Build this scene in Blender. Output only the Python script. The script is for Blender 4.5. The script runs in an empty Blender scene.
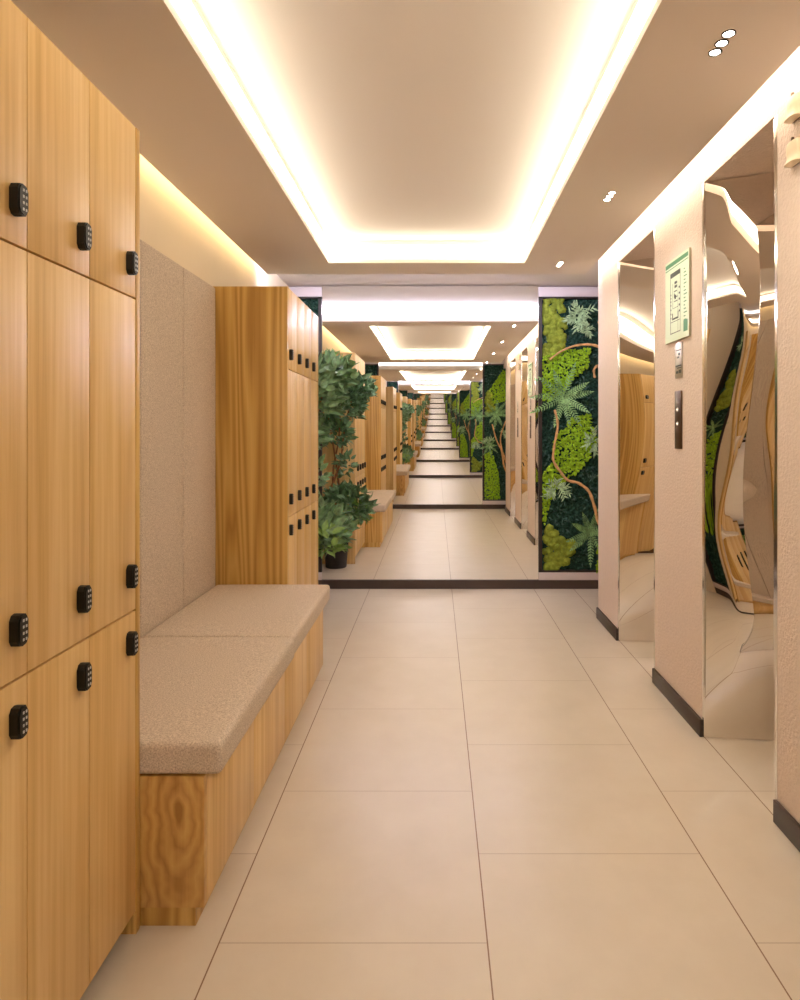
import bpy, bmesh, math, random
from mathutils import Vector, Matrix, noise
S = bpy.context.scene
COL = S.collection
PI = math.pi
R = random.Random(7)

# ------------------------------------------------------------------ materials
def new_mat(name):
    m = bpy.data.materials.new(name); m.use_nodes = True
    nt = m.node_tree
    for n in list(nt.nodes):
        nt.nodes.remove(n)
    out = nt.nodes.new('ShaderNodeOutputMaterial')
    b = nt.nodes.new('ShaderNodeBsdfPrincipled')
    nt.links.new(b.outputs[0], out.inputs[0])
    return m, nt, b

def lin(c):
    return tuple(((v / 255.0) / 12.92 if v / 255.0 <= 0.04045 else ((v / 255.0 + 0.055) / 1.055) ** 2.4) for v in c) + (1.0,)

def node(nt, t, **kw):
    n = nt.nodes.new(t)
    for k, v in kw.items():
        if k.startswith('i_'):
            key = k[2:]
            key = int(key) if key.isdigit() else key.replace('_', ' ')
            n.inputs[key].default_value = v
        else:
            setattr(n, k, v)
    return n

def ramp(nt, stops):
    r = nt.nodes.new('ShaderNodeValToRGB')
    e = r.color_ramp.elements
    while len(e) < len(stops):
        e.new(0.5)
    for i, (p, c) in enumerate(stops):
        e[i].position = p; e[i].color = c
    return r

def plain(name, rgb, rough=0.5, metal=0.0, spec=0.5, var=0.0, vscale=8.0, bump=0.0, bscale=200.0):
    m, nt, b = new_mat(name)
    b.inputs['Roughness'].default_value = rough
    b.inputs['Metallic'].default_value = metal
    b.inputs['Specular IOR Level'].default_value = spec
    c = lin(rgb)
    tc = node(nt, 'ShaderNodeTexCoord')
    if var > 0:
        n = node(nt, 'ShaderNodeTexNoise', i_Scale=vscale, i_Detail=4.0)
        nt.links.new(tc.outputs['Object'], n.inputs['Vector'])
        lo = tuple(v * (1 - var) for v in c[:3]) + (1,); hi = tuple(min(1, v * (1 + var)) for v in c[:3]) + (1,)
        r = ramp(nt, [(0.3, lo), (0.7, hi)])
        nt.links.new(n.outputs[0], r.inputs[0]); nt.links.new(r.outputs[0], b.inputs['Base Color'])
    else:
        b.inputs['Base Color'].default_value = c
    if bump > 0:
        n2 = node(nt, 'ShaderNodeTexNoise', i_Scale=bscale, i_Detail=3.0)
        nt.links.new(tc.outputs['Object'], n2.inputs['Vector'])
        bp = node(nt, 'ShaderNodeBump', i_Strength=0.6, i_Distance=bump)
        nt.links.new(n2.outputs[0], bp.inputs['Height']); nt.links.new(bp.outputs[0], b.inputs['Normal'])
    return m

def emit(name, rgb, strength):
    m = bpy.data.materials.new(name); m.use_nodes = True
    nt = m.node_tree
    for n in list(nt.nodes):
        nt.nodes.remove(n)
    out = nt.nodes.new('ShaderNodeOutputMaterial')
    e = nt.nodes.new('ShaderNodeEmission')
    e.inputs[0].default_value = tuple(rgb) + (1,); e.inputs[1].default_value = strength
    nt.links.new(e.outputs[0], out.inputs[0])
    return m

def wood(name, light, mid, dark, cath=0.0, rough=0.42, axis='Z', knot=None):
    """vertical grained oak veneer; cath > 0 mixes in arched cathedral figure"""
    m, nt, b = new_mat(name)
    L = nt.links.new
    tc = node(nt, 'ShaderNodeTexCoord'); oi = node(nt, 'ShaderNodeObjectInfo')
    off = node(nt, 'ShaderNodeVectorMath', operation='MULTIPLY_ADD')
    off.inputs[1].default_value = (1, 1, 1)
    rv = node(nt, 'ShaderNodeVectorMath', operation='SCALE'); rv.inputs[0].default_value = (13.0, 17.0, 5.0)
    L(oi.outputs['Random'], rv.inputs['Scale']); L(tc.outputs['Object'], off.inputs[0]); L(rv.outputs[0], off.inputs[2])
    mp = node(nt, 'ShaderNodeMapping'); L(off.outputs[0], mp.inputs[0])
    mp.inputs['Scale'].default_value = (55, 55, 1.3) if axis == 'Z' else (55, 1.3, 55)
    n1 = node(nt, 'ShaderNodeTexNoise', i_Scale=1.0, i_Detail=5.0, i_Roughness=0.6); L(mp.outputs[0], n1.inputs['Vector'])
    mp2 = node(nt, 'ShaderNodeMapping'); L(off.outputs[0], mp2.inputs[0])
    mp2.inputs['Scale'].default_value = (9, 9, 0.35) if axis == 'Z' else (9, .35, 9)
    n2 = node(nt, 'ShaderNodeTexNoise', i_Scale=1.0, i_Detail=3.0); L(mp2.outputs[0], n2.inputs['Vector'])
    mx = node(nt, 'ShaderNodeMath', operation='MULTIPLY_ADD'); mx.inputs[1].default_value = 0.55
    L(n1.outputs[0], mx.inputs[0])
    sc = node(nt, 'ShaderNodeMath', operation='MULTIPLY'); sc.inputs[1].default_value = 0.45
    L(n2.outputs[0], sc.inputs[0]); L(sc.outputs[0], mx.inputs[2])
    fac = mx.outputs[0]
    if cath > 0:
        mp3 = node(nt, 'ShaderNodeMapping'); L(off.outputs[0], mp3.inputs[0])
        mp3.inputs['Scale'].default_value = (5.0, 5.0, 0.2)
        n3 = node(nt, 'ShaderNodeTexNoise', i_Scale=1.0, i_Detail=2.0, i_Distortion=0.4); L(mp3.outputs[0], n3.inputs['Vector'])
        mm = node(nt, 'ShaderNodeMath', operation='MULTIPLY'); mm.inputs[1].default_value = 34.0; L(n3.outputs[0], mm.inputs[0])
        fr = node(nt, 'ShaderNodeMath', operation='PINGPONG'); fr.inputs[1].default_value = 1.0; L(mm.outputs[0], fr.inputs[0])
        mixf = node(nt, 'ShaderNodeMix'); mixf.data_type = 'FLOAT'; mixf.inputs[0].default_value = cath
        cr = node(nt, 'ShaderNodeMapRange'); cr.inputs[3].default_value = 0.28; cr.inputs[4].default_value = 0.70
        L(fr.outputs[0], cr.inputs[0])
        L(fac, mixf.inputs[2]); L(cr.outputs[0], mixf.inputs[3]); fac = mixf.outputs[0]
    if knot:
        # closed rings stretched along the grain around one knot
        kd = node(nt, 'ShaderNodeMapping'); L(tc.outputs['Object'], kd.inputs[0])
        kd.inputs['Location'].default_value = (-knot[0] * 30, 0, -knot[1] * 9); kd.inputs['Scale'].default_value = (30, 0, 9)
        kn = node(nt, 'ShaderNodeTexNoise', i_Scale=14.0, i_Detail=2.0); L(tc.outputs['Object'], kn.inputs['Vector'])
        kl = node(nt, 'ShaderNodeVectorMath', operation='LENGTH'); L(kd.outputs[0], kl.inputs[0])
        ka = node(nt, 'ShaderNodeMath', operation='MULTIPLY_ADD'); ka.inputs[1].default_value = 1.5; L(kn.outputs[0], ka.inputs[0]); L(kl.outputs['Value'], ka.inputs[2])
        kp = node(nt, 'ShaderNodeMath', operation='MULTIPLY'); kp.inputs[1].default_value = 2.7; L(ka.outputs[0], kp.inputs[0])
        kq = node(nt, 'ShaderNodeMath', operation='PINGPONG'); kq.inputs[1].default_value = 1.0; L(kp.outputs[0], kq.inputs[0])
        kr = node(nt, 'ShaderNodeMapRange'); kr.inputs[3].default_value = 0.3; kr.inputs[4].default_value = 0.68; L(kq.outputs[0], kr.inputs[0])
        kc = node(nt, 'ShaderNodeMapRange'); kc.inputs[1].default_value = 0.15; kc.inputs[2].default_value = 0.55; kc.inputs[3].default_value = 0.25; kc.inputs[4].default_value = 0.0
        L(kl.outputs['Value'], kc.inputs[0])
        ks = node(nt, 'ShaderNodeMath', operation='SUBTRACT'); L(kr.outputs[0], ks.inputs[0]); L(kc.outputs[0], ks.inputs[1])
        km = node(nt, 'ShaderNodeMix'); km.data_type = 'FLOAT'; km.inputs[0].default_value = 0.42
        L(fac, km.inputs[2]); L(ks.outputs[0], km.inputs[3]); fac = km.outputs[0]
    r = ramp(nt, [(0.36, lin(dark)), (0.5, lin(mid)), (0.64, lin(light))])
    L(fac, r.inputs[0]); L(r.outputs[0], b.inputs['Base Color'])
    b.inputs['Roughness'].default_value = rough
    bp = node(nt, 'ShaderNodeBump', i_Strength=0.15, i_Distance=0.001); L(n1.outputs[0], bp.inputs['Height']); L(bp.outputs[0], b.inputs['Normal'])
    return m

def fabric(name, c1, c2):
    m, nt, b = new_mat(name); L = nt.links.new
    tc = node(nt, 'ShaderNodeTexCoord')
    n = node(nt, 'ShaderNodeTexNoise', i_Scale=260.0, i_Detail=3.0, i_Roughness=0.7); L(tc.outputs['Object'], n.inputs['Vector'])
    r = ramp(nt, [(0.36, lin(c1)), (0.64, lin(c2))]); L(n.outputs[0], r.inputs[0]); L(r.outputs[0], b.inputs['Base Color'])
    bp = node(nt, 'ShaderNodeBump', i_Strength=0.6, i_Distance=0.002); L(n.outputs[0], bp.inputs['Height']); L(bp.outputs[0], b.inputs['Normal'])
    b.inputs['Roughness'].default_value = 0.9; b.inputs['Specular IOR Level'].default_value = 0.15
    return m

def floor_mat():
    m, nt, b = new_mat('stone_tile'); L = nt.links.new
    tc = node(nt, 'ShaderNodeTexCoord'); sp = node(nt, 'ShaderNodeSeparateXYZ'); L(tc.outputs['Object'], sp.inputs[0])
    def M(op, a, bb=None, c=None):
        n = node(nt, 'ShaderNodeMath', operation=op)
        for i, v in enumerate((a, bb, c)):
            if v is None: continue
            if isinstance(v, (int, float)): n.inputs[i].default_value = v
            else: L(v, n.inputs[i])
        return n.outputs[0]
    v = M('DIVIDE', M('SUBTRACT', sp.outputs[0], 0.115), 0.6)
    row = M('FLOOR', v)
    fx = M('ABSOLUTE', M('SUBTRACT', M('FRACT', M('ADD', v, 0.5)), 0.5))
    par = M('FLOORED_MODULO', row, 2.0)                    # 0 for the middle column, 1 for its neighbours
    u = M('ADD', M('DIVIDE', M('SUBTRACT', sp.outputs[1], 1.715), 0.6), M('MULTIPLY', par, 0.5))
    fy = M('ABSOLUTE', M('SUBTRACT', M('FRACT', M('ADD', u, 0.5)), 0.5))
    g1 = M('LESS_THAN', fx, 0.0028); g2 = M('MULTIPLY', M('LESS_THAN', fy, 0.0022), 0.5)
    g3 = M('LESS_THAN', M('ABSOLUTE', M('SUBTRACT', sp.outputs[0], 1.006)), 0.0018)
    g = M('MAXIMUM', M('MAXIMUM', g1, g2), g3)
    n = node(nt, 'ShaderNodeTexNoise', i_Scale=5.0, i_Detail=6.0, i_Roughness=0.65); L(tc.outputs['Object'], n.inputs['Vector'])
    r = ramp(nt, [(0.3, lin((205, 194, 177))), (0.7, lin((212, 202, 186)))]); L(n.outputs[0], r.inputs[0])
    mix = node(nt, 'ShaderNodeMix'); mix.data_type = 'RGBA'
    L(g, mix.inputs[0]); L(r.outputs[0], mix.inputs[6]); mix.inputs[7].default_value = lin((128, 98, 72))
    L(mix.outputs[2], b.inputs['Base Color'])
    rr = node(nt, 'ShaderNodeMapRange'); rr.inputs[3].default_value = 0.22; rr.inputs[4].default_value = 0.32; L(n.outputs[0], rr.inputs[0])
    b.inputs['Roughness'].default_value = 0.34
    b.inputs['Specular IOR Level'].default_value = 0.65
    bp = node(nt, 'ShaderNodeBump', i_Strength=0.4, i_Distance=0.001, invert=True); L(g, bp.inputs['Height']); L(bp.outputs[0], b.inputs['Normal'])
    return m

def mirror_mat(name, c, rough=0.0):
    m = bpy.data.materials.new(name); m.use_nodes = True
    nt = m.node_tree
    for n in list(nt.nodes):
        nt.nodes.remove(n)
    out = nt.nodes.new('ShaderNodeOutputMaterial')
    g = nt.nodes.new('ShaderNodeBsdfGlossy')
    g.inputs['Color'].default_value = c; g.inputs['Roughness'].default_value = rough
    nt.links.new(g.outputs[0], out.inputs[0])
    return m

M = {}
M['paint'] = plain('ceiling_paint', (236, 228, 220), 0.9, spec=0.1)
M['paint_up'] = plain('upper_ceiling_paint', (232, 226, 222), 0.9, spec=0.1)
M['leftwall'] = plain('left_wall_paper', (226, 212, 186), 0.85, spec=0.15, var=0.03, vscale=3)
M['plaster'] = plain('pink_beige_plaster', (226, 211, 201), 0.85, spec=0.15, var=0.025, vscale=40, bump=0.006, bscale=95)
M['endwall'] = plain('end_wall_paint', (215, 208, 206), 0.8)
M['floor'] = floor_mat()
M['base'] = plain('dark_bronze_skirting', (66, 52, 46), 0.4)
M['wood'] = wood('oak_veneer', (230, 198, 140), (217, 180, 118), (200, 160, 98))
M['wood_end'] = wood('oak_veneer_figured', (214, 178, 106), (198, 158, 84), (168, 126, 60), cath=0.55)
M['wood_knot'] = wood('oak_veneer_knotty', (210, 170, 98), (192, 148, 80), (156, 112, 54), knot=(0.209, 0.262))
M['wood_dark'] = plain('locker_carcass_shadow_edge', (96, 62, 30), 0.7)
M['fabric'] = fabric('woven_beige_fabric', (176, 161, 145), (222, 208, 191))
M['black'] = plain('black_plastic', (7, 7, 7), 0.5)
M['key'] = plain('pale_key_print', (200, 200, 200), 0.5)
M['mirror'] = mirror_mat('silvered_glass', (0.972, 0.972, 0.968, 1))
M['wavy'] = mirror_mat('polished_steel', (0.80, 0.765, 0.73, 1), 0.0)
M['chrome'] = mirror_mat('chrome_trim', (0.8, 0.78, 0.74, 1), 0.12)
M['frame'] = plain('dark_frame', (44, 34, 32), 0.45)
M['pale_metal'] = plain('pale_metal_bar', (206, 196, 198), 0.45)
M['moss_dark'] = plain('dark_moss', (48, 78, 68), 0.95, spec=0.1, var=0.6, vscale=60, bump=0.02, bscale=160)
M['moss_sprig'] = plain('dark_blue_green_sprig', (56, 92, 84), 0.6, var=0.6, vscale=30)
M['moss_lime'] = plain('lime_reindeer_moss', (158, 200, 58), 0.95, spec=0.1, var=0.3, vscale=50)
M['moss_olive'] = plain('olive_cushion_moss', (142, 158, 62), 0.95, spec=0.1, var=0.3, vscale=30, bump=0.01, bscale=220)
M['twig'] = plain('driftwood_branch', (206, 160, 108), 0.7, var=0.3, vscale=30)
M['leaf_pale'] = plain('pale_narrow_leaf', (164, 196, 152), 0.55, var=0.35, vscale=40)
M['leaf_fern'] = plain('fern_leaf', (132, 176, 114), 0.5, var=0.5, vscale=30)
M['leaf_ficus'] = plain('ficus_leaf', (108, 144, 102), 0.36, var=0.55, vscale=25)
M['leaf_young'] = plain('young_leaf', (128, 166, 88), 0.45, var=0.35, vscale=25)
M['bark'] = plain('plant_bark', (150, 98, 62), 0.8, var=0.3, vscale=60)
M['pot'] = plain('charcoal_pot', (52, 50, 54), 0.55)
M['soil'] = plain('soil', (50, 38, 28), 0.95, bump=0.01, bscale=90)
M['sign'] = plain('pale_green_sheet', (214, 232, 206), 0.5)
M['sign_green'] = plain('green_print', (74, 142, 96), 0.5)
M['sign_ink'] = plain('dark_print', (66, 76, 70), 0.6)
M['sign_edge'] = plain('board_edge', (176, 172, 150), 0.5)
M['plate'] = plain('brushed_steel_plate', (190, 182, 170), 0.38, metal=0.7)
M['panel'] = plain('dark_bronze_panel', (92, 72, 58), 0.35, metal=0.6)
M['cream'] = plain('cream_plastic', (232, 218, 190), 0.4)
WARM = (1.0, 0.87, 0.66); COOL = (0.90, 0.86, 1.0); GOLD = (1.0, 0.78, 0.46)
M['led_warm'] = emit('warm_led', WARM, 3.6)
M['led_cool'] = emit('cool_led', (0.85, 0.81, 1.0), 14.0)
M['led_rear'] = emit('dim_rear_led', (1.0, 0.93, 0.90), 1.5)
M['led_left'] = emit('golden_led', GOLD, 2.4)
M['led_right'] = emit('warm_wall_led', (1.0, 0.87, 0.68), 4.0)
M['lens'] = emit('lamp_lens', (1.0, 0.92, 0.8), 14.0)
M['btn'] = emit('lit_button', (1.0, 0.9, 0.75), 1.3)

# ------------------------------------------------------------------ mesh helpers
class MB:
    def __init__(self):
        self.v = []; self.f = []; self.mi = []; self.sm = []
    def add(self, vs, fs, mi=0, smooth=False):
        o = len(self.v); self.v.extend([tuple(p) for p in vs])
        for f in fs:
            self.f.append([i + o for i in f]); self.mi.append(mi); self.sm.append(smooth)
    def box(self, x0, x1, y0, y1, z0, z1, mi=0, bev=0.0, seg=2):
        if bev <= 0:
            vs = [(x, y, z) for x in (x0, x1) for y in (y0, y1) for z in (z0, z1)]
            fs = [(0, 1, 3, 2), (4, 6, 7, 5), (0, 4, 5, 1), (2, 3, 7, 6), (0, 2, 6, 4), (1, 5, 7, 3)]
            self.add(vs, fs, mi)
        else:
            bm = bmesh.new(); bmesh.ops.create_cube(bm, size=1.0)
            for v in bm.verts:
                v.co = Vector(((x0 + x1) / 2 + v.co.x * (x1 - x0), (y0 + y1) / 2 + v.co.y * (y1 - y0), (z0 + z1) / 2 + v.co.z * (z1 - z0)))
            bmesh.ops.bevel(bm, geom=list(bm.edges), offset=bev, segments=seg, profile=0.5, affect='EDGES')
            self.bm(bm, mi, True); bm.free()
    def bm(self, bm, mi=0, smooth=False):
        bm.verts.index_update()
        self.add([v.co[:] for v in bm.verts], [[v.index for v in f.verts] for f in bm.faces], mi, smooth)
    def prism(self, poly, axis, a, b, mi=0, smooth=False):
        """poly: 2D outline; axis 'x': (y,z) extruded a..b; 'y': (x,z); 'z': (x,y)"""
        def P(p, t):
            return {'x': (t, p[0], p[1]), 'y': (p[0], t, p[1]), 'z': (p[0], p[1], t)}[axis]
        n = len(poly)
        vs = [P(p, a) for p in poly] + [P(p, b) for p in poly]
        fs = [list(range(n))[::-1], list(range(n, 2 * n))] + [[i, (i + 1) % n, n + (i + 1) % n, n + i] for i in range(n)]
        self.add(vs, fs, mi, smooth)
    def tube(self, pts, rad, seg=8, mi=0):
        pts = [Vector(p) for p in pts]; n = len(pts)
        rad = rad if isinstance(rad, (list, tuple)) else [rad] * n
        vs = []
        up = Vector((0.13, 0.2, 1)).normalized()
        for i, p in enumerate(pts):
            t = (pts[min(i + 1, n - 1)] - pts[max(i - 1, 0)]).normalized()
            a = t.cross(up)
            if a.length < 1e-3: a = t.cross(Vector((1, 0, 0)))
            a.normalize(); b = t.cross(a).normalized()
            for k in range(seg):
                an = 2 * PI * k / seg
                vs.append(p + (a * math.cos(an) + b * math.sin(an)) * rad[i])
        fs = [[i * seg + k, i * seg + (k + 1) % seg, (i + 1) * seg + (k + 1) % seg, (i + 1) * seg + k] for i in range(n - 1) for k in range(seg)]
        fs += [list(range(seg))[::-1], list(range((n - 1) * seg, n * seg))]
        self.add(vs, fs, mi, True)
    def lathe(self, prof, c, seg=32, mi=0):
        vs = []; n = len(prof)
        for r, z in prof:
            for k in range(seg):
                a = 2 * PI * k / seg
                vs.append((c[0] + r * math.cos(a), c[1] + r * math.sin(a), c[2] + z))
        fs = [[i * seg + k, i * seg + (k + 1) % seg, (i + 1) * seg + (k + 1) % seg, (i + 1) * seg + k] for i in range(n - 1) for k in range(seg)]
        fs += [list(range(seg))[::-1], list(range((n - 1) * seg, n * seg))]
        self.add(vs, fs, mi, True)
    def build(self, name, mats, parent=None, loc=(0, 0, 0), autosm=True):
        """vertices are world coordinates; the object's origin is loc (or its parent's origin)"""
        if parent is not None:
            base = Vector(parent.get('_o'))
        else:
            base = Vector(loc)
        me = bpy.data.meshes.new(name)
        me.from_pydata([tuple(Vector(p) - base) for p in self.v], [], self.f)
        mats = mats if isinstance(mats, (list, tuple)) else [mats]
        for m in mats: me.materials.append(m)
        for p, i, s in zip(me.polygons, self.mi, self.sm):
            p.material_index = i; p.use_smooth = s
        me.update()
        bm = bmesh.new(); bm.from_mesh(me); bmesh.ops.recalc_face_normals(bm, faces=bm.faces); bm.to_mesh(me); bm.free()
        if autosm and any(self.sm):
            try: me.set_sharp_from_angle(angle=math.radians(38))
            except Exception: pass
        o = bpy.data.objects.new(name, me); COL.objects.link(o)
        if parent is None:
            o.location = base
        else:
            o.parent = parent
        o['_o'] = tuple(base)
        return o

def empty(name, loc):
    o = bpy.data.objects.new(name, None); COL.objects.link(o); o.location = loc; o.empty_display_size = 0.05
    o['_o'] = tuple(loc)
    return o

def tag(o, label, cat, group=None):
    o['label'] = label; o['category'] = cat
    if group: o['group'] = group
    return o

def struct(o, label=None, cat=None):
    o['kind'] = 'structure'
    if label: o['label'] = label
    if cat: o['category'] = cat
    return o

# ------------------------------------------------------------------ layout (metres; camera at x=0, y=0)
ZS, ZC = 2.098, 2.225            # soffit underside, upper ceiling
YF, YB = 4.64, -0.08             # front and back mirror planes
XL, XR, XN = -1.09, 1.0, 1.42    # left wall, pillar faces, niche back wall
SX0, SX1, SY0, SY1 = -1.015, 0.90, 0.50, 3.82
TX0, TX1, TY0, TY1 = -0.604, 0.50, 0.85, 3.567

# ------------------------------------------------------------------ room shell
b = MB(); b.box(-1.2, 1.6, -0.3, 4.85, -0.05, 0.0)
struct(b.build('floor', M['floor']), 'large pale beige stone floor tiles laid in running bond', 'floor')
b = MB(); b.box(-1.2, 1.6, -0.3, 4.85, ZC, ZC + 0.05)
struct(b.build('ceiling', M['paint_up']), 'upper white ceiling inside the lit tray and over the ends', 'ceiling')
b = MB()
b.box(SX0, TX0, SY0, SY1, ZS, ZC); b.box(TX1, SX1, SY0, SY1, ZS, ZC)
b.box(TX0, TX1, SY0, TY0, ZS, ZC); b.box(TX0, TX1, TY1, SY1, ZS, ZC)
struct(b.build('ceiling_soffit', M['paint']), 'lowered beige ceiling border around the lit tray', 'ceiling')
b = MB(); b.box(XL - 0.08, XL, -0.3, 4.85, 0, ZC)
struct(b.build('wall_left', M['leftwall']), 'pale cream wall above the upholstered back panels', 'wall')
b = MB(); b.box(-1.2, 1.6, YF + 0.06, YF + 0.14, 0, ZC)
struct(b.build('wall_front', M['endwall']), 'end wall behind the far mirror', 'wall')
b = MB(); b.box(-1.2, 1.6, YB - 0.14, YB - 0.06, 0, ZC)
struct(b.build('wall_back', M['endwall']), 'end wall behind the camera', 'wall')
b = MB(); b.box(XN, XN + 0.08, -0.3, 4.85, 0, ZC); b.box(XR, XN, -0.14, 3.90, 2.075, ZC)
struct(b.build('wall_right', M['plaster']), 'pinkish plaster wall behind and over the pillars', 'wall')
PILLARS = [(0.20, 0.75), (1.30, 1.853), (2.375, 2.89), (3.475, 3.90)]
for i, (y0, y1) in enumerate(PILLARS):
    b = MB(); b.box(XR, XN, y0, y1, 0, 2.075)
    struct(b.build('pillar' if i == 0 else 'pillar.%03d' % i, M['plaster']),
           ['pinkish plaster pillar beside the camera', 'pinkish plaster pillar at the edge carrying cream fixtures',
            'pinkish plaster pillar carrying the green evacuation plan', 'pinkish plaster pillar standing next to the moss wall'][i], 'pillar')
    b = MB(); b.box(XR - 0.012, XR - 0.0005, y0 - 0.004, y1 + 0.004, 0, 0.066, bev=0.002)
    struct(b.build('baseboard_right' if i == 0 else 'baseboard_right.%03d' % i, M['base']), 'dark bronze baseboard along a plaster pillar', 'baseboard')
b = MB(); b.box(XL + .001, XN - .001, YF - 0.012, YF + 0.055, 0, 0.064)
struct(b.build('trim_1', M['base']), 'dark plinth strip under the far mirror and moss panels', 'trim')
b = MB(); b.box(XL + .001, XN - .001, YB - 0.055, YB + 0.012, 0, 0.064)
struct(b.build('trim_2', M['base']), 'dark plinth strip under the rear mirror', 'trim')

# ------------------------------------------------------------------ LED strips
def strip(name, boxes, mat, label):
    b = MB()
    for bx in boxes: b.box(*bx)
    return tag(b.build(name, mat, loc=((boxes[0][0] + boxes[0][1]) / 2, (boxes[0][2] + boxes[0][3]) / 2, boxes[0][4])), label, 'light strip')
e = 0.004; z0, z1 = 2.124, 2.196
strip('led_strip', [(TX0, TX0 + e, TY0 + e, TY1 - e, z0, z1), (TX1 - e, TX1, TY0 + e, TY1 - e, z0, z1),
                    (TX0, TX1, TY0, TY0 + e, z0, z1), (TX0, TX1, TY1 - e, TY1, z0, z1)], M['led_warm'],
      'glowing warm white light band around the inside of the ceiling tray')
strip('led_strip', [(SX0, SX1, SY1, SY1 + e, 2.158, 2.212)], M['led_cool'], 'white light strip on the ceiling edge facing the far mirror')
strip('led_strip', [(SX0, SX1, SY0 - e, SY0, 2.158, 2.212)], M['led_rear'], 'white light strip on the ceiling edge facing the rear mirror')
strip('led_strip', [(SX1, SX1 + e, SY0, SY1, 2.135, 2.185)], M['led_right'], 'hidden warm light strip washing the tops of the plaster pillars')
strip('led_strip', [(SX0 - e, SX0, SY0, SY1, 2.135, 2.185)], M['led_left'], 'hidden golden light strip washing the cream wall above the bench')

# recessed triple spots
def circle_prism(b, cx, cy, r, za, zb, mi, seg=20):
    b.prism([(cx + r * math.cos(2 * PI * k / seg), cy + r * math.sin(2 * PI * k / seg)) for k in range(seg)], 'z', za, zb, mi)
SPOT_W = 1.3
SPOTS = [(3.59, 'triple recessed spotlight in the ceiling, nearest the moss wall'),
         (2.56, 'triple recessed spotlight in the ceiling above the plan-bearing pillar'),
         (1.555, 'triple recessed spotlight in the ceiling, closest to the cream fixtures'),
         (0.53, 'triple recessed spotlight seen only in the far mirror')]
for y, lab in SPOTS:
    t = tag(empty('recessed_spotlight', (0.702, y, ZS)), lab, 'spotlight', 'triple ceiling spotlights')
    for dy in (-0.037, 0, 0.037):
        n = MB(); seg = 24
        ri, ro = 0.0125, 0.0165
        vs = []
        for (r, z) in ((ro, ZS), (ro, ZS - .002), (ri, ZS - .002), (ri, ZS)):
            vs += [(0.702 + r * math.cos(2 * PI * k / seg), y + dy + r * math.sin(2 * PI * k / seg), z) for k in range(seg)]
        n.add(vs, [[i * seg + k, i * seg + (k + 1) % seg, ((i + 1) % 4) * seg + (k + 1) % seg, ((i + 1) % 4) * seg + k] for i in range(4) for k in range(seg)], 0, False)
        ring = n.build('lamp_ring', M['frame'], t)
        lt = bpy.data.lights.new('lamp_beam', 'SPOT'); lt.energy = SPOT_W; lt.spot_size = math.radians(150); lt.spot_blend = 1.0
        lt.color = (1.0, 0.88, 0.70); lt.shadow_soft_size = 0.03
        lo = bpy.data.objects.new('lamp_beam', lt); COL.objects.link(lo); lo.parent = t; lo.location = (0, dy, -0.012)
        d = MB(); circle_prism(d, 0.702, y + dy, 0.0123, ZS - .0012, ZS, 0); d.build('lens', M['lens'], ring)

# ------------------------------------------------------------------ flat mirrors (each leans a hair off plumb)
def flat_mirror(y, sgn, x0, x1, tilt, label):
    """sgn -1: faces -y (far mirror); +1: faces +y (rear mirror). top leans into the room by tilt"""
    za, zb = 0.066, 2.218
    t = tag(empty('wall_mirror', ((x0 + x1) / 2, y, za)), label, 'mirror')
    dy = sgn * tilt * (zb - za)
    b = MB()
    th = -sgn * 0.02
    vs = [(x0, y, za), (x1, y, za), (x1, y + dy, zb), (x0, y + dy, zb), (x0, y + th, za), (x1, y + th, za), (x1, y + th, zb), (x0, y + th, zb)]
    b.add(vs, [(0, 1, 2, 3)], 0); b.add(vs, [(4, 5, 6, 7), (0, 1, 5, 4), (1, 2, 6, 5), (2, 3, 7, 6), (3, 0, 4, 7)], 1)
    b.build('glass', [M['mirror'], M['frame']], t)
    for x in (x0, x1):
        c = MB(); c.box(x - .004, x + .004, min(y + th, y - sgn * .001), max(y + th, y + sgn * .004 + max(dy * sgn, 0) * sgn * 0), za, zb)
        c.build('edge_trim', M['chrome'], t)
    return t
flat_mirror(YF, -1, -0.832, 0.748, 0.0021, 'tall frameless mirror covering the end wall between the moss panels')
flat_mirror(YB, +1, -0.842, 0.685, 0.0107, 'tall rear mirror facing the end wall, seen only in reflection')

# ------------------------------------------------------------------ moss panels
def inpoly(p, poly):
    x, y = p; c = False; n = len(poly)
    for i in range(n):
        x1, y1 = poly[i]; x2, y2 = poly[(i + 1) % n]
        if (y1 > y) != (y2 > y) and x < (x2 - x1) * (y - y1) / (y2 - y1) + x1: c = not c
    return c
ICO = {}
def ico(sub):
    if sub not in ICO:
        bm = bmesh.new(); bmesh.ops.create_icosphere(bm, subdivisions=sub, radius=1.0)
        bm.verts.index_update()
        ICO[sub] = ([v.co.copy() for v in bm.verts], [[v.index for v in f.verts] for f in bm.faces]); bm.free()
    return ICO[sub]
def blob(b, c, r, sub=1, jit=0.25, rnd=R, flat=1.0, fn=None):
    vs, fs = ico(sub)
    s = rnd.uniform(0, 50)
    out = []
    for v in vs:
        k = 1 + jit * noise.noise(v * 1.7 + Vector((s, s, s)))
        out.append((c[0] + v.x * r * k, c[1] + v.y * r * k * flat, c[2] + v.z * r * k))
    b.add(out, fs, 0, True)
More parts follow.
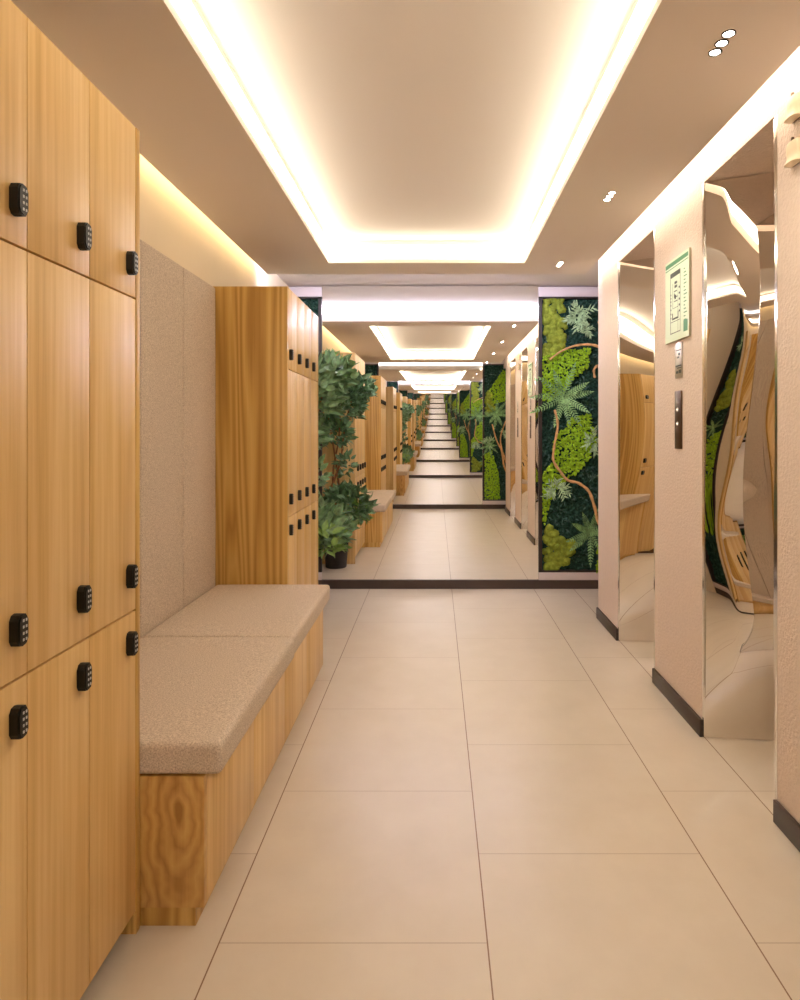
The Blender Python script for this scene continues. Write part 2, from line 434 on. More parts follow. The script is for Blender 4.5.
def blade(b, base, d, nrm, length, width, bend=0.3, segs=4, mi=0):
    """a folded pointed leaf"""
    d = Vector(d).normalized(); nrm = Vector(nrm); nrm = (nrm - d * nrm.dot(d))
    if nrm.length < 1e-4: nrm = d.orthogonal()
    nrm.normalize(); side = d.cross(nrm).normalized()
    vs = []; base = Vector(base)
    for i in range(segs + 1):
        t = i / segs
        p = base + d * length * t - nrm * bend * length * t * t
        w = width * math.sin(PI * min(0.97, 0.08 + 0.92 * t) ** 0.8) * 0.5 + 0.0004
        vs += [p - side * w + nrm * w * 0.35, p, p + side * w + nrm * w * 0.35]
    fs = []
    for i in range(segs):
        o = i * 3
        fs += [(o, o + 1, o + 4, o + 3), (o + 1, o + 2, o + 5, o + 4)]
    b.add(vs, fs, mi, True)
def frond(b, base, d, nrm, length, width, bend, n=11):
    """serrated fern frond: midrib with pinnae"""
    d = Vector(d).normalized(); nrm = Vector(nrm); nrm = (nrm - d * nrm.dot(d)).normalized(); side = d.cross(nrm).normalized()
    base = Vector(base); P = lambda t: base + d * length * t - nrm * bend * length * t * t
    b.tube([P(t / 5) for t in range(6)], [0.0028 * (1 - t / 6) + .0006 for t in range(6)], 5)
    for i in range(1, n + 1):
        t = i / (n + 1)
        w = width * (math.sin(PI * (0.12 + 0.86 * t)) ** 0.7)
        for s in (-1, 1):
            blade(b, P(t), side * s + d * 0.75, nrm, w, width * 0.34, 0.15, 2)
    blade(b, P(0.93), d, nrm, length * 0.14, width * .3, 0.1, 2)

def moss_panel(name, x0, x1, y, sgn, label, spec, seed):
    """panel in the plane y facing sgn*y; spec is in (s, z): s metres from the edge next to the mirror"""
    rnd = random.Random(seed)
    zb0, zb1 = 0.121, 2.137
    edge = x0 if abs(x0) < abs(x1) else x1                        # side next to the mirror
    dirx = 1 if x1 + x0 > 0 else -1
    W = abs(x1 - x0)
    X = lambda s: edge + dirx * s
    Y = lambda h: y + sgn * h                                    # h: height out of the panel
    t = tag(empty(name, ((x0 + x1) / 2, y, 0.064)), label, 'moss panel')
    f = MB(); th = 0.05
    ya, yb = sorted((y - sgn * th, y + sgn * 0.012))
    f.box(x0, x0 + 0.024, ya, yb, zb0, zb1, 0); f.box(x1 - 0.024, x1, ya, yb, zb0, zb1, 0)
    f.box(x0, x1, ya, yb, zb1 - 0.012, zb1, 0); f.box(x0, x1, ya, yb, zb0, zb0 + 0.012, 0)
    f.build('frame', M['frame'], t)
    h = MB(); h.box(x0, x1, ya, yb, zb1, 2.205, bev=.002); h.build('top_bar', M['pale_metal'], t)
    h = MB(); h.box(x0, x1, ya, yb, 0.0645, zb0, bev=.002); h.build('bottom_bar', M['pale_metal'], t)
    # dark ground moss: a bumpy sheet
    nx = max(14, int((W - .04) / 0.011)); nz = 180
    g = MB(); vs = []
    for j in range(nz + 1):
        for i in range(nx + 1):
            s = 0.022 + (W - 0.044) * i / nx; z = zb0 + 0.01 + (zb1 - zb0 - 0.02) * j / nz
            q = Vector((s * 30 + seed, z * 30, seed))
            hh = -0.030 + 0.016 * noise.noise(q) + 0.018 * noise.noise(q * 2.7) + 0.012 * noise.noise(q * 0.3)
            vs.append((X(s), Y(hh), z))
    g.add(vs, [(j * (nx + 1) + i, j * (nx + 1) + i + 1, (j + 1) * (nx + 1) + i + 1, (j + 1) * (nx + 1) + i) for j in range(nz) for i in range(nx)], 0, False)
    g.build('dark_moss', M['moss_dark'], t, autosm=False)
    b = MB()
    for k in range(int(W * 2200)):
        s = rnd.uniform(0.03, W - 0.03); z = rnd.uniform(zb0 + 0.02, zb1 - 0.02)
        if noise.noise(Vector((s * 9, z * 9, seed + 4))) < -0.05: continue
        a = rnd.uniform(0, 2 * PI)
        blade(b, (X(s), Y(-0.034), z), (math.cos(a), sgn * rnd.uniform(.5, 1.6), math.sin(a)), (0, sgn, .3), rnd.uniform(.022, .04), rnd.uniform(.009, .016), .5, 2)
    b.build('dark_foliage', M['moss_sprig'], t)
    for poly in spec.get('lime', []):
        b = MB(); xs = [p[0] for p in poly]; zs = [p[1] for p in poly]
        area = (max(xs) - min(xs)) * (max(zs) - min(zs))
        for k in range(int(area / 0.00011)):
            p = (rnd.uniform(min(xs), max(xs)), rnd.uniform(min(zs), max(zs)))
            if not inpoly(p, poly) or not (0.028 < p[0] < W - 0.03): continue
            if noise.noise(Vector((p[0] * 22, p[1] * 22, seed))) < -0.5: continue
            r = rnd.uniform(0.006, 0.0115)
            blob(b, (X(p[0]), Y(-0.012 + rnd.uniform(-0.01, 0.02)), p[1]), r, 1, 0.9, rnd)
        b.build('lime_moss', M['moss_lime'], t)
    for poly in spec.get('olive', []):
        b = MB(); xs = [p[0] for p in poly]; zs = [p[1] for p in poly]
        area = (max(xs) - min(xs)) * (max(zs) - min(zs))
        for k in range(int(area / 0.0006)):
            p = (rnd.uniform(min(xs), max(xs)), rnd.uniform(min(zs), max(zs)))
            if not inpoly(p, poly) or not (0.05 < p[0] < W - 0.05): continue
            blob(b, (X(p[0]), Y(-0.022 + rnd.uniform(-.006, .006)), p[1]), rnd.uniform(0.018, 0.036), 2, 0.35, rnd, 0.85)
        b.build('olive_moss', M['moss_olive'], t)
    for (s, z, r, n) in spec.get('pale', []):                     # sprays of narrow leaves on thin stems
        b = MB()
        for k in range(max(6, n // 6)):
            a = 2 * PI * k / max(6, n // 6) + rnd.uniform(-.5, .5)
            o = Vector((X(s + rnd.uniform(-.2, .2) * r), Y(rnd.uniform(-.01, .01)), z + rnd.uniform(-.2, .2) * r))
            d = Vector((math.cos(a) * dirx, sgn * rnd.uniform(.25, .8), math.sin(a))).normalized()
            ln = r * rnd.uniform(.45, .8)
            b.tube([o, o + d * ln * .5, o + d * ln], [.0016, .0013, .0008], 4)
            m_ = 8
            for q in range(m_):
                tt = (q + 1) / m_
                sd = d.cross(Vector((0, sgn, 0))).normalized() * (1 if q % 2 else -1)
                ld = d * .9 + sd * rnd.uniform(.4, 1.0) + Vector((0, sgn * rnd.uniform(-.2, .5), rnd.uniform(-.2, .1)))
                blade(b, o + d * ln * tt, ld, (0, sgn, rnd.uniform(-.5, .5)), r * rnd.uniform(.25, .42), r * rnd.uniform(.07, .1), rnd.uniform(0, .5), 3)
        b.build('narrow_leaf_plant', M['leaf_pale'], t)
    for (s, z, r, n, a0) in spec.get('fern', []):
        b = MB()
        for k in range(n):
            a = a0 + 2 * PI * k / n + rnd.uniform(-0.2, 0.2)
            d = (math.cos(a) * dirx, sgn * rnd.uniform(0.25, 0.9), math.sin(a))
            frond(b, (X(s), Y(0.0), z), d, (0, sgn, 0.15), r * rnd.uniform(0.75, 1.12), r * 0.15, rnd.uniform(0.1, 0.5))
        b.build('fern_plant', M['leaf_fern'], t)
    for pts, r0, r1 in spec.get('branch', []):
        P = []
        pts = [Vector((p[0], p[1], 0)) for p in pts]
        for i in range(len(pts) - 1):                             # Catmull-Rom
            p0 = pts[max(i - 1, 0)]; p1 = pts[i]; p2 = pts[i + 1]; p3 = pts[min(i + 2, len(pts) - 1)]
            for q in range(5):
                u = q / 5
                P.append(0.5 * ((2 * p1) + (p2 - p0) * u + (2 * p0 - 5 * p1 + 4 * p2 - p3) * u * u + (3 * p1 - p0 - 3 * p2 + p3) * u ** 3))
        P.append(pts[-1]); n = len(P)
        W3 = [(X(p.x), Y(0.024 + 0.008 * math.sin(i * 0.35)), p.y) for i, p in enumerate(P)]
        b = MB(); b.tube(W3, [(r0 + (r1 - r0) * i / (n - 1)) * (1 + 0.16 * math.sin(i * 1.9)) for i in range(n)], 9)
        b.build('branch', M['twig'], t)
    return t

KX = 4.64 / 633.0
def px(p):     # photo position on the right-hand moss panel -> (s, z)
    return ((p[0] - 436) * KX - 0.752, 1.14 + (433 - p[1]) * KX)
def pxs(*ps): return [px(p) for p in ps]
spec_fr = dict(
    olive=[pxs((537, 297), (562, 297), (566, 325), (562, 350), (555, 360), (537, 362)), pxs((541, 522), (552, 530), (575, 545), (570, 558), (552, 575), (537, 575), (546, 548)),
           pxs((606, 560), (628, 540), (628, 575), (606, 575))],
    lime=[pxs((540, 358), (562, 350), (591, 348), (588, 368), (575, 378), (562, 395), (548, 402), (538, 398)),
          pxs((572, 418), (590, 413), (597, 440), (588, 462), (572, 478), (560, 483), (551, 500), (545, 524), (538, 526), (538, 482), (552, 462), (554, 440)),
          pxs((600, 297), (628, 297), (628, 340), (606, 330)), pxs((598, 545), (612, 560), (606, 575), (596, 575)),
          pxs((606, 440), (628, 430), (628, 500), (612, 490))],
    pale=[(*px((576, 318)), 0.135, 70), (*px((594, 440)), 0.12, 45), (*px((557, 489)), 0.125, 55), (*px((615, 375)), 0.13, 45), (*px((586, 330)), 0.09, 30)],
    fern=[(*px((563, 398)), 0.235, 11, 0.2), (*px((590, 533)), 0.21, 9, 0.5), (*px((620, 470)), 0.2, 8, 0.1)],
    branch=[(pxs((549, 360), (560, 352), (575, 346), (590, 345), (600, 349), (612, 362)), 0.006, 0.012),
            (pxs((554, 410), (557, 425), (554, 445), (553, 460), (560, 472), (567, 480), (578, 483), (588, 491), (593, 505), (598, 523), (608, 540)), 0.008, 0.012),
            (pxs((598, 322), (603, 332), (612, 345)), 0.011, 0.012), (pxs((594, 378), (593, 370), (598, 366), (600, 376), (606, 385)), 0.008, 0.011)])
moss_panel('moss_panel', 0.752, XN - 0.002, YF, -1, 'tall framed panel of moss, ferns and a winding branch beside the far mirror', spec_fr, 3)
spec_fl = dict(lime=[[(0.03, 0.5), (0.2, 0.45), (0.15, 0.9), (0.03, 0.95)]], olive=[[(0.03, 1.2), (0.2, 1.2), (0.18, 1.5), (0.03, 1.4)]],
               pale=[(0.12, 1.7, 0.1, 30)], fern=[(0.13, 1.0, 0.13, 7, 0.4)])
moss_panel('moss_panel', XL + 0.002, -0.836, YF, -1, 'narrow dark moss panel half hidden behind the far locker bank', spec_fl, 11)
spec_br = dict(
    lime=[[(0.03, 0.14), (0.26, 0.14), (0.24, 0.5), (0.14, 0.86), (0.03, 0.8)], [(0.14, 1.55), (0.4, 1.6), (0.5, 2.0), (0.3, 2.05), (0.1, 1.75)],
          [(0.4, 0.5), (0.66, 0.4), (0.66, 1.1), (0.5, 1.0)]],
    olive=[[(0.03, 1.35), (0.2, 1.5), (0.12, 1.75), (0.03, 1.7)], [(0.5, 1.3), (0.68, 1.3), (0.68, 1.9), (0.55, 1.8)]],
    pale=[(0.08, 1.0, 0.12, 50), (0.32, 1.12, 0.1, 35), (0.45, 1.85, 0.12, 40)],
    fern=[(0.2, 1.4, 0.23, 10, 0.3), (0.09, 0.93, 0.16, 8, 0.2), (0.5, 0.7, 0.2, 8, 0)],
    branch=[([(0.14, 1.25), (0.2, 1.02), (0.28, 0.85), (0.32, 0.62), (0.42, 0.42)], 0.009, 0.015), ([(0.34, 1.3), (0.26, 1.05), (0.3, 0.82), (0.4, 0.55)], 0.008, 0.014)])
moss_panel('moss_panel', 0.689, XN - 0.002, YB, +1, 'tall framed moss panel with forked branches beside the rear mirror', spec_br, 5)
moss_panel('moss_panel', XL + 0.002, -0.846, YB, +1, 'narrow dark moss panel behind the near locker bank', spec_fl, 17)

# ------------------------------------------------------------------ lockers
def lock_mesh(xf, yc, zc):
    b = MB(); w, hgt = 0.0125, 0.0265
    o = [(-w, -hgt * .62), (-w * .62, -hgt * .93), (0, -hgt), (w * .62, -hgt * .93), (w, -hgt * .62), (w, hgt * .62), (w * .62, hgt * .93), (0, hgt), (-w * .62, hgt * .93), (-w, hgt * .62)]
    b.prism([(yc + p[0], zc + p[1]) for p in o], 'x', xf, xf + 0.014, 0)
    b.prism([(yc + p[0] * .84, zc + p[1] * .9) for p in o], 'x', xf + 0.014, xf + 0.0165, 0)
    for i in range(4):
        for j in range(2):
            y = yc + (-0.2 + j * 0.75) * 0.0095; z = zc + 0.0155 - i * 0.0103
            b.box(xf + 0.0165, xf + 0.0172, y - .0016, y + .0016, z - .0022, z + .0022, 1)
    return b
def locker_bank(x_f, y0, y1, lock_side, label):
    t = tag(empty('locker_bank', ((x_f + XL) / 2, (y0 + y1) / 2, 0)), label, 'lockers', 'oak locker banks')
    top = 1.835
    c = MB(); c.box(XL + 0.002, x_f - 0.022, y0 + 0.018, y1 - 0.018, 0.05, top - 0.004); c.build('carcass', M['wood_dark'], t)
    p = MB(); p.box(XL + 0.01, x_f - 0.035, y0 + 0.018, y1 - 0.018, 0, 0.05); p.build('plinth', M['wood_dark'], t)
    for k, (a, bb) in enumerate(((y0, y0 + 0.018), (y1 - 0.018, y1))):
        s = MB(); s.box(XL + 0.002, x_f + 0.001, a, bb, 0, top, bev=0.0012)
        inner = (k == 1) if lock_side > 0 else (k == 0)          # the side that frames the bench
        s.build('side_panel', M['wood_end'] if inner else M['wood'], t)
    n = 4; w = (y1 - y0 - 0.036) / n
    rows = [(0.052, 0.7386, 'u'), (0.7386, 1.445, 'd'), (1.445, top, 'd')]
    for r, (za, zb, where) in enumerate(rows):
        for k in range(n):
            a = y0 + 0.018 + k * w; q = a + w
            d = MB(); d.box(x_f - 0.019, x_f, a + 0.001, q - 0.001, za + 0.002, zb - (0.002 if r < 2 else 0), bev=0.0008)
            door = d.build('door', M['wood'], t)
            yc = q - 0.033 if lock_side > 0 else a + 0.033
            zc = zb - 0.066 if where == 'u' else za + (0.083 if r == 1 else 0.072)
            lock_mesh(x_f, yc, zc).build('keypad_lock', [M['black'], M['key']], door)
    return t
locker_bank(-0.6825, 0.657, 1.457, +1, 'tall oak locker bank in the foreground, in front of the bench')
locker_bank(-0.705, 3.0, 3.787, -1, 'tall oak locker bank at the far end of the bench, beside the plant')

# ------------------------------------------------------------------ bench, cushions, back panels
BY0, BY1 = 1.4585, 2.9985
t = tag(empty('bench', (-0.8, (BY0 + BY1) / 2, 0)), 'long oak box bench under the grey-beige seat cushions', 'bench')
b = MB(); b.box(XL + 0.002, -0.535, BY0, BY0 + 0.02, 0.046, 0.348, bev=.001); b.build('end_panel', M['wood_knot'], t)
b = MB(); b.box(XL + 0.002, -0.535, BY1 - 0.004, BY1 + 0.0005, 0.046, 0.348); b.build('end_panel', M['wood_end'], t)
nb = 4
for k in range(nb):
    a = BY0 + 0.0205 + k * (BY1 - BY0 - 0.025) / nb; q = a + (BY1 - BY0 - 0.025) / nb
    b = MB(); b.box(-0.554, -0.534, a + 0.0005, q - 0.0005, 0.046, 0.348, bev=.0008); b.build('front_panel', M['wood'], t)
b = MB(); b.box(XL + 0.002, -0.556, BY0 + 0.0205, BY1 - .0045, 0.046, 0.346); b.build('carcass', M['wood_dark'], t)
b = MB(); b.box(XL + 0.002, -0.556, BY0 + 0.006, BY1, 0, 0.0455); b.build('plinth', M['wood_end'], t)

def cushion(name, x0, x1, y0, y1, z0, z1, bev, axis, puff, label, cat, grp):
    bm = bmesh.new(); bmesh.ops.create_cube(bm, size=1.0)
    for v in bm.verts:
        v.co = Vector(((x0 + x1) / 2 + v.co.x * (x1 - x0), (y0 + y1) / 2 + v.co.y * (y1 - y0), (z0 + z1) / 2 + v.co.z * (z1 - z0)))
    bmesh.ops.bevel(bm, geom=list(bm.edges), offset=bev, segments=4, profile=0.55, affect='EDGES')
    for ax, c0, c1, n in ((0, x0, x1, 10), (1, y0, y1, 12), (2, z0, z1, 4 if axis == 2 else 16)):
        for k in range(1, n):
            co = [0, 0, 0]; no = [0, 0, 0]; co[ax] = c0 + (c1 - c0) * k / n; no[ax] = 1
            if bev < co[ax] - c0 and bev < c1 - co[ax]:
                bmesh.ops.bisect_plane(bm, geom=bm.verts[:] + bm.edges[:] + bm.faces[:], plane_co=co, plane_no=no)
    for v in bm.verts:
        u = [(v.co[i] - c) / (d - c) for i, (c, d) in enumerate(((x0, x1), (y0, y1), (z0, z1)))]
        if axis == 2 and u[2] > 0.7: v.co.z += puff * (max(0, math.sin(PI * u[0])) * max(0, math.sin(PI * u[1]))) ** 0.35 + 0.0008 * noise.noise(v.co * 14)
        if axis == 0 and u[0] > 0.6: v.co.x += puff * (max(0, math.sin(PI * u[1])) * max(0, math.sin(PI * u[2]))) ** 0.3 + 0.0006 * noise.noise(v.co * 9)
    b = MB(); b.bm(bm, 0, True); bm.free()
    o = b.build(name, M['fabric'], loc=((x0 + x1) / 2, (y0 + y1) / 2, z0), autosm=False)
    return tag(o, label, cat, grp)
ym = 2.228
cushion('seat_cushion', -1.040, -0.495, BY0, ym - 0.001, 0.3485, 0.424, 0.017, 2, 0.006, 'thick beige woven seat cushion on the near half of the bench', 'cushion', 'bench seat cushions')
cushion('seat_cushion', -1.040, -0.500, ym + 0.001, BY1, 0.3485, 0.424, 0.017, 2, 0.006, 'thick beige woven seat cushion touching the far locker bank', 'cushion', 'bench seat cushions')
labs = ['beige fabric wall panel directly behind the near locker bank', 'beige fabric wall panel hidden by the near lockers, second along',
        'beige fabric wall panel in view next to the near locker bank', 'beige fabric wall panel against the far locker bank']
ys = [BY0, 1.843, 2.233, 2.613, BY1]
for k in range(4):
    cushion('back_cushion', XL + 0.001, -1.0425, ys[k] + 0.001, ys[k + 1] - 0.001, 0.3485, 1.828, 0.011, 0, 0.003, labs[k], 'cushion', 'padded wall panels behind the bench')

# ------------------------------------------------------------------ potted plant
PX, PY = -0.848, 3.905
t = tag(empty('potted_plant', (PX, PY, 0)), 'bushy artificial ficus in a charcoal pot behind the far lockers', 'plant')
b = MB(); b.lathe([(0.0, 0.0), (0.084, 0.0), (0.088, 0.006), (0.108, 0.25), (0.110, 0.258), (0.102, 0.258), (0.099, 0.235), (0, 0.235)], (PX, PY, 0), 36); b.build('pot', M['pot'], t)
b = MB(); b.lathe([(0, 0.2), (0.096, 0.2), (0.097, 0.237), (0.04, 0.246), (0, 0.248)], (PX, PY, 0), 24); b.build('soil', M['soil'], t)
rp = random.Random(21)
STEMS = [[(PX, PY, .23), (-.85, 3.92, .5), (-.87, 3.93, .8), (-.82, 3.93, 1.1), (-.80, 3.94, 1.5)],
         [(PX + .03, PY + .02, .23), (-.80, 3.93, .45), (-.83, 3.95, .8), (-.88, 3.97, 1.15), (-.93, 3.98, 1.45)],
         [(PX - .02, PY + .03, .23), (-.89, 3.97, .6), (-.80, 3.98, .9), (-.76, 3.98, 1.2), (-.68, 3.98, 1.5)]]
for s in STEMS:
    P = []
    pts = [Vector(p) for p in s]
    for i in range(len(pts) - 1):
        p0 = pts[max(i - 1, 0)]; p1 = pts[i]; p2 = pts[i + 1]; p3 = pts[min(i + 2, len(pts) - 1)]
        for q in range(6):
            u = q / 6
            P.append(0.5 * ((2 * p1) + (p2 - p0) * u + (2 * p0 - 5 * p1 + 4 * p2 - p3) * u * u + (3 * p1 - p0 - 3 * p2 + p3) * u ** 3))
    P.append(pts[-1]); n = len(P)
    b = MB(); b.tube(P, [0.012 - 0.008 * i / n for i in range(n)], 8); b.build('stem', M['bark'], t)
CL = [  # centre, radii, leaves, leaf length, material
    ((-.77, 3.975, 1.40), (.17, .12, .20), 330, .085, 'leaf_ficus'), ((-.64, 3.99, 1.50), (.11, .10, .11), 110, .085, 'leaf_ficus'),
    ((-.87, 3.97, 1.13), (.15, .12, .12), 170, .085, 'leaf_ficus'), ((-.89, 3.97, 1.66), (.09, .09, .14), 90, .085, 'leaf_young'),
    ((-.76, 3.96, .86), (.06, .07, .11), 50, .075, 'leaf_ficus'),
    ((-.74, 3.985, .53), (.20, .12, .16), 330, .085, 'leaf_ficus'), ((-.67, 3.94, .46), (.08, .08, .10), 80, .075, 'leaf_young')]
for (c, rr, n, ll, mm) in CL:
    b = MB()
    for k in range(n):
        th = rp.uniform(0, 2 * PI); ph = math.acos(rp.uniform(-0.85, 1)); q = rp.uniform(0.3, 1.0) ** 0.5
        d = Vector((math.sin(ph) * math.cos(th), math.sin(ph) * math.sin(th), math.cos(ph)))
        p = Vector((c[0] + rr[0] * q * d.x, c[1] + rr[1] * q * d.y, c[2] + rr[2] * q * d.z))
        if p.x < -0.62 and p.y < 3.865: p.y = 3.865 + rp.uniform(0, .05)
        dd = Vector((d.x + rp.uniform(-.6, .6), d.y + rp.uniform(-.6, .6), d.z * 0.5 + rp.uniform(-.1, .75)))
        if p.x < -0.60 and dd.y < -0.1: dd.y = abs(dd.y) * 0.3
        tip = p + dd.normalized() * ll
        if tip.x < XL + .01: dd.x = abs(dd.x)
        blade(b, p, dd, (d.x * .8 + rp.uniform(-.5, .5), d.y * .8 + rp.uniform(-.5, .5), rp.uniform(.2, 1)), ll * rp.uniform(0.65, 1.1), ll * rp.uniform(.42, .56), rp.uniform(0.0, 0.25), 4)
    b.build('foliage', M[mm], t)

# ------------------------------------------------------------------ wavy polished mirrors on the pillar sides
def sstep(x):
    x = min(1, max(0, x)); return x * x * (3 - 2 * x)
def wavy(y, sgn, label, ang, ridge, wob, wz, nz_amp, seed, w=0.30):
    """bent metal sheet on a pillar side in the plane y facing sgn*y. ang: mean turn of the face towards the
    corridor at its inner and outer edge (degrees); ridge: (where, extra degrees) of a fold that wanders with height"""
    x0 = XR + 0.004; za, zb = 0.002, 2.073; nx, nz = 60, 200
    t = tag(empty('wavy_mirror', (x0 + w / 2, y, 0)), label, 'mirror', 'rippled mirror sheets')
    b = MB(); vs = []
    for j in range(nz + 1):
        z = za + (zb - za) * j / nz
        k = sstep(z / 0.5)
        ub = ridge[0] + 0.09 * math.sin(2 * PI * z / 1.25 + seed) + 0.03 * math.sin(2 * PI * z / 0.5 + 2 * seed)
        wv0 = wz * (0.010 * math.sin(2 * PI * z / 1.3 + seed) + 0.0022 * math.sin(2 * PI * z / 0.55 + 2 * seed))
        acc = 0.0
        for i in range(nx + 1):
            u = i / nx
            a = ang[0] + (ang[1] - ang[0]) * u + ridge[1] * (1 - sstep((u - ub) / 0.10 + 0.5)) + wob * math.sin(2 * PI * z / 1.5 + 1.3 * seed)
            a = 5.0 * (1 - k) + a * k
            if i: acc += math.tan(math.radians(a)) * w / nx
            d = acc + 0.004 + 0.018 * (0.3 + 0.7 * k) + wv0 * k + k * nz_amp * noise.noise(Vector((u * 0.9 + seed, z * 1.1, seed)))
            vs.append((x0 + w * u, y + sgn * max(0.001, d), z))
    b.add(vs, [(j * (nx + 1) + i, j * (nx + 1) + i + 1, (j + 1) * (nx + 1) + i + 1, (j + 1) * (nx + 1) + i) for j in range(nz) for i in range(nx)], 0, True)
    for i in (0, nx):                                             # edges back to the pillar
        ev = []
        for j in range(nz + 1):
            ev += [vs[j * (nx + 1) + i], (x0 + w * i / nx, y + sgn * .0005, za + (zb - za) * j / nz)]
        b.add(ev, [(2 * j, 2 * j + 1, 2 * j + 3, 2 * j + 2) for j in range(nz)], 1, False)
    b.build('sheet', [M['wavy'], M['chrome']], t, autosm=False)
    c = MB(); ya, yb = sorted((y + sgn * .0003, y + sgn * .014)); c.box(XR - .001, x0 - .0005, ya, yb, za, zb); c.build('edge_trim', M['chrome'], t)
    return t
wavy(2.375, -1, 'large rippled mirror sheet on the side of the plan-bearing pillar', (23, 22), (0.27, 10), 2.0, 0.8, 0.003, 0.6)
wavy(3.475, -1, 'rippled mirror sheet on the side of the pillar next to the moss', (29.4, 30.2), (0.3, 0), 0.8, 0.45, 0.001, 2.1)
wavy(0.75, +1, 'rippled mirror sheet facing the far end, closest to the rear mirror', (22, 22), (0.3, 6), 2.0, 0.7, 0.003, 3.3)
wavy(1.853, +1, 'rippled mirror sheet on the hidden side of the cream-fixture pillar', (24, 22), (0.35, 7), 2.0, 0.7, 0.003, 4.4)
wavy(2.89, +1, 'rippled mirror sheet on the hidden side of the plan-bearing pillar', (24, 24), (0.3, 5), 2.0, 0.7, 0.003, 5.2)

# ------------------------------------------------------------------ things on the pillars
xs = XR - 0.0005
t = tag(empty('evacuation_plan', (XR, 2.605, 1.52)), 'pale green evacuation plan board with a floor plan on the pillar', 'sign')
ya, yb, za, zb = 2.477, 2.733, 1.521, 1.867
b = MB(); b.box(xs - 0.009, xs, ya, yb, za, zb, 0, bev=.001); b.build('board', M['sign_edge'], t)
b = MB(); b.box(xs - 0.0098, xs - 0.009, ya + .0015, yb - .0015, za + .0015, zb - .0015); b.build('sheet', M['sign'], t)
xq = xs - 0.0098
def ink(b, u0, u1, v0, v1, mi=0):
    """u: 0 = left edge as read (far side), 1 = right (near side); v: 0 = top"""
    b.box(xq - 0.0005, xq, yb - u1 * (yb - ya), yb - u0 * (yb - ya), zb - v1 * (zb - za), zb - v0 * (zb - za), mi)
b = MB(); ink(b, 0.03, 0.97, 0.035, 0.085); ink(b, 0.03, 0.97, 0.105, 0.115); b.build('header_print', M['sign_green'], t)
b = MB()
ink(b, .24, .66, .17, .225)
for (u0, u1, v0, v1) in ((.24, .25, .22, .9), (.65, .66, .22, .9), (.24, .66, .895, .903), (.24, .66, .76, .766), (.34, .345, .3, .6), (.56, .565, .3, .9), (.34, .56, .6, .605)):
    ink(b, u0, u1, v0, v1)
for (u, v, w, h) in ((.42, .29, .1, .03), (.42, .335, .1, .03), (.4, .4, .12, .012), (.4, .43, .03, .05), (.44, .47, .1, .012), (.4, .52, .14, .01), (.42, .45, .06, .05)):
    ink(b, u, u + w, v, v + h)
ink(b, .32, .345, .66, .74); ink(b, .32, .58, .72, .74); ink(b, .555, .58, .66, .74)
for v in (.42, .46, .5, .545, .6, .65, .7): ink(b, .25, .275, v, v + .018)
for v in (.37, .44, .51, .58, .65): ink(b, .6, .64, v, v + .022)
b.build('plan_print', M['sign_ink'], t)
b = MB()
for i in range(16):
    v = .2 + i * .042
    ink(b, .8, .8 + .05 + .09 * ((i * 37) % 5) / 5, v, v + .012)
ink(b, .79, .95, .8, .93); b.build('legend_print', M['sign_green'], t)

def plates(y0, lab_plate, lab_panel, grp=None):
    t = tag(empty('wall_mounted_plate', (XR, y0 + .037, 1.366)), lab_plate, 'plate')
    b = MB(); b.box(xs - .004, xs, y0, y0 + .075, 1.366, 1.512, bev=.0012); b.build('plate', M['plate'], t)
    b = MB()
    for (a, c, z, h) in ((.008, .06, 1.478, .004), (.02, .04, 1.458, .01), (.03, .05, 1.447, .008), (.006, .068, 1.413, .006), (.006, .05, 1.405, .004), (.01, .035, 1.385, .014), (.04, .062, 1.385, .01)):
        b.box(xs - .0045, xs - .004, y0 + a, y0 + c, z, z + h)
    b.build('plate_print', M['sign_ink'], t)
    t = tag(empty('wall_mounted_panel', (XR, y0 + .037, 1.075)), lab_panel, 'control panel')
    b = MB(); b.box(xs - .007, xs, y0 + .004, y0 + .071, 1.075, 1.313, bev=.0015); b.build('panel', M['panel'], t)
    for z in (1.236, 1.178):
        k = MB()
        k.prism([(y0 + .037 + .009 * math.cos(2 * PI * i / 18), z + .009 * math.sin(2 * PI * i / 18)) for i in range(18)], 'x', xs - .0095, xs - .007)
        bt = k.build('button', M['plate'], t)
        k = MB(); k.prism([(y0 + .037 + .004 * math.cos(2 * PI * i / 14), z + .004 * math.sin(2 * PI * i / 14)) for i in range(14)], 'x', xs - .0101, xs - .0095)
        k.build('button_light', M['btn'], bt)
plates(2.562, 'small steel notice plate just under the green evacuation plan', 'dark bronze call panel with two buttons under the evacuation plan')
plates(1.52, 'small steel notice plate on the cream-fixture pillar', 'dark bronze call panel on the cream-fixture pillar')

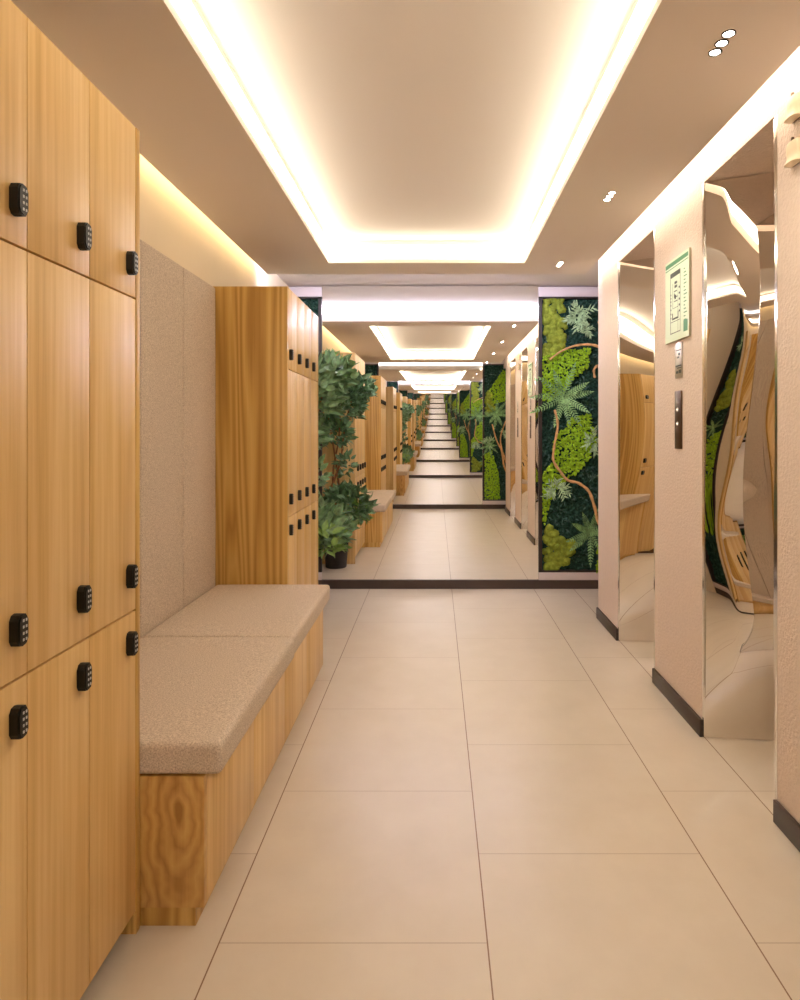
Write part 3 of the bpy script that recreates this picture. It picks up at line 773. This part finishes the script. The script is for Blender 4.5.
# cream hooded fixtures
def fixture(zc, label):
    yc = 1.742
    t = tag(empty('wall_fixture', (XR, yc, zc)), label, 'wall fixture', 'cream hooded wall fixtures')
    b = MB(); b.box(xs - .006, xs, yc - .03, yc + .03, zc - .031, zc + .031, bev=.004); b.build('back_plate', M['panel'], t)
    # rounded hood: section bulges outward and flares at the lower lip
    prof = [(-.034, .040), (-.030, .030), (-.026, .012), (-.029, -.006), (.0, .02)]
    b = MB(); seg = 14; rows = [(.040, .012, .022), (.034, .026, .029), (.018, .031, .032), (0, .029, .032), (-.014, .027, .030), (-.026, .032, .032), (-.036, .038, .035), (-.038, .034, .031)]
    vs = []
    for (dz, ox, hy) in rows:
        for k in range(seg + 1):
            a = -PI / 2 + PI * k / seg
            ca, sa = math.cos(a), math.sin(a)
            vs.append((xs - .006 - ox * .72 * (abs(ca) ** 0.5), yc + hy * .85 * (1 if sa > 0 else -1) * abs(sa) ** 0.6, zc + dz * .85))
    n = seg + 1
    fs = [(i * n + k, i * n + k + 1, (i + 1) * n + k + 1, (i + 1) * n + k) for i in range(len(rows) - 1) for k in range(seg)]
    fs += [list(range(n)), list(range((len(rows) - 1) * n, len(rows) * n))]
    b.add(vs, fs, 0, True); b.build('hood', M['cream'], t)
    k = MB(); k.tube([(xs - .018, yc, zc + .032), (xs - .018, yc, zc + .040)], [.005, .004], 10); k.build('knob', M['panel'], t)
    return t
fixture(2.036, 'cream hooded wall fixture at the picture edge, upper one')
fixture(1.913, 'cream hooded wall fixture at the picture edge, lower one')

# ------------------------------------------------------------------ world, camera, colour
w = bpy.data.worlds.new('world'); S.world = w; w.use_nodes = True
bg = w.node_tree.nodes.get('Background')
bg.inputs[0].default_value = (1, 0.9, 0.8, 1); bg.inputs[1].default_value = 0.0
cam = bpy.data.cameras.new('camera'); co = bpy.data.objects.new('camera', cam); COL.objects.link(co)
co.location = (0, 0, 1.14); co.rotation_euler = (PI / 2, 0, 0)
cam.sensor_fit = 'HORIZONTAL'; cam.sensor_width = 36.0; cam.lens = 633.0 / 800 * 36.0
cam.shift_x = (400 - 436) / 800.0; cam.shift_y = (433 - 500) / 800.0
cam.clip_start = 0.01
S.camera = co
vs_ = S.view_settings
vs_.view_transform = 'Standard'; vs_.look = 'None'; vs_.gamma = 1.0; vs_.use_curve_mapping = False
vs_.exposure = 1.66
cy = S.cycles
cy.max_bounces = 40; cy.glossy_bounces = 32; cy.diffuse_bounces = 14; cy.transmission_bounces = 2
cy.use_denoising = True
cy.sample_clamp_indirect = 8.0
cy.caustics_reflective = True
cy.blur_glossy = 0.2
for o in bpy.data.objects:
    if '_o' in o: del o['_o']
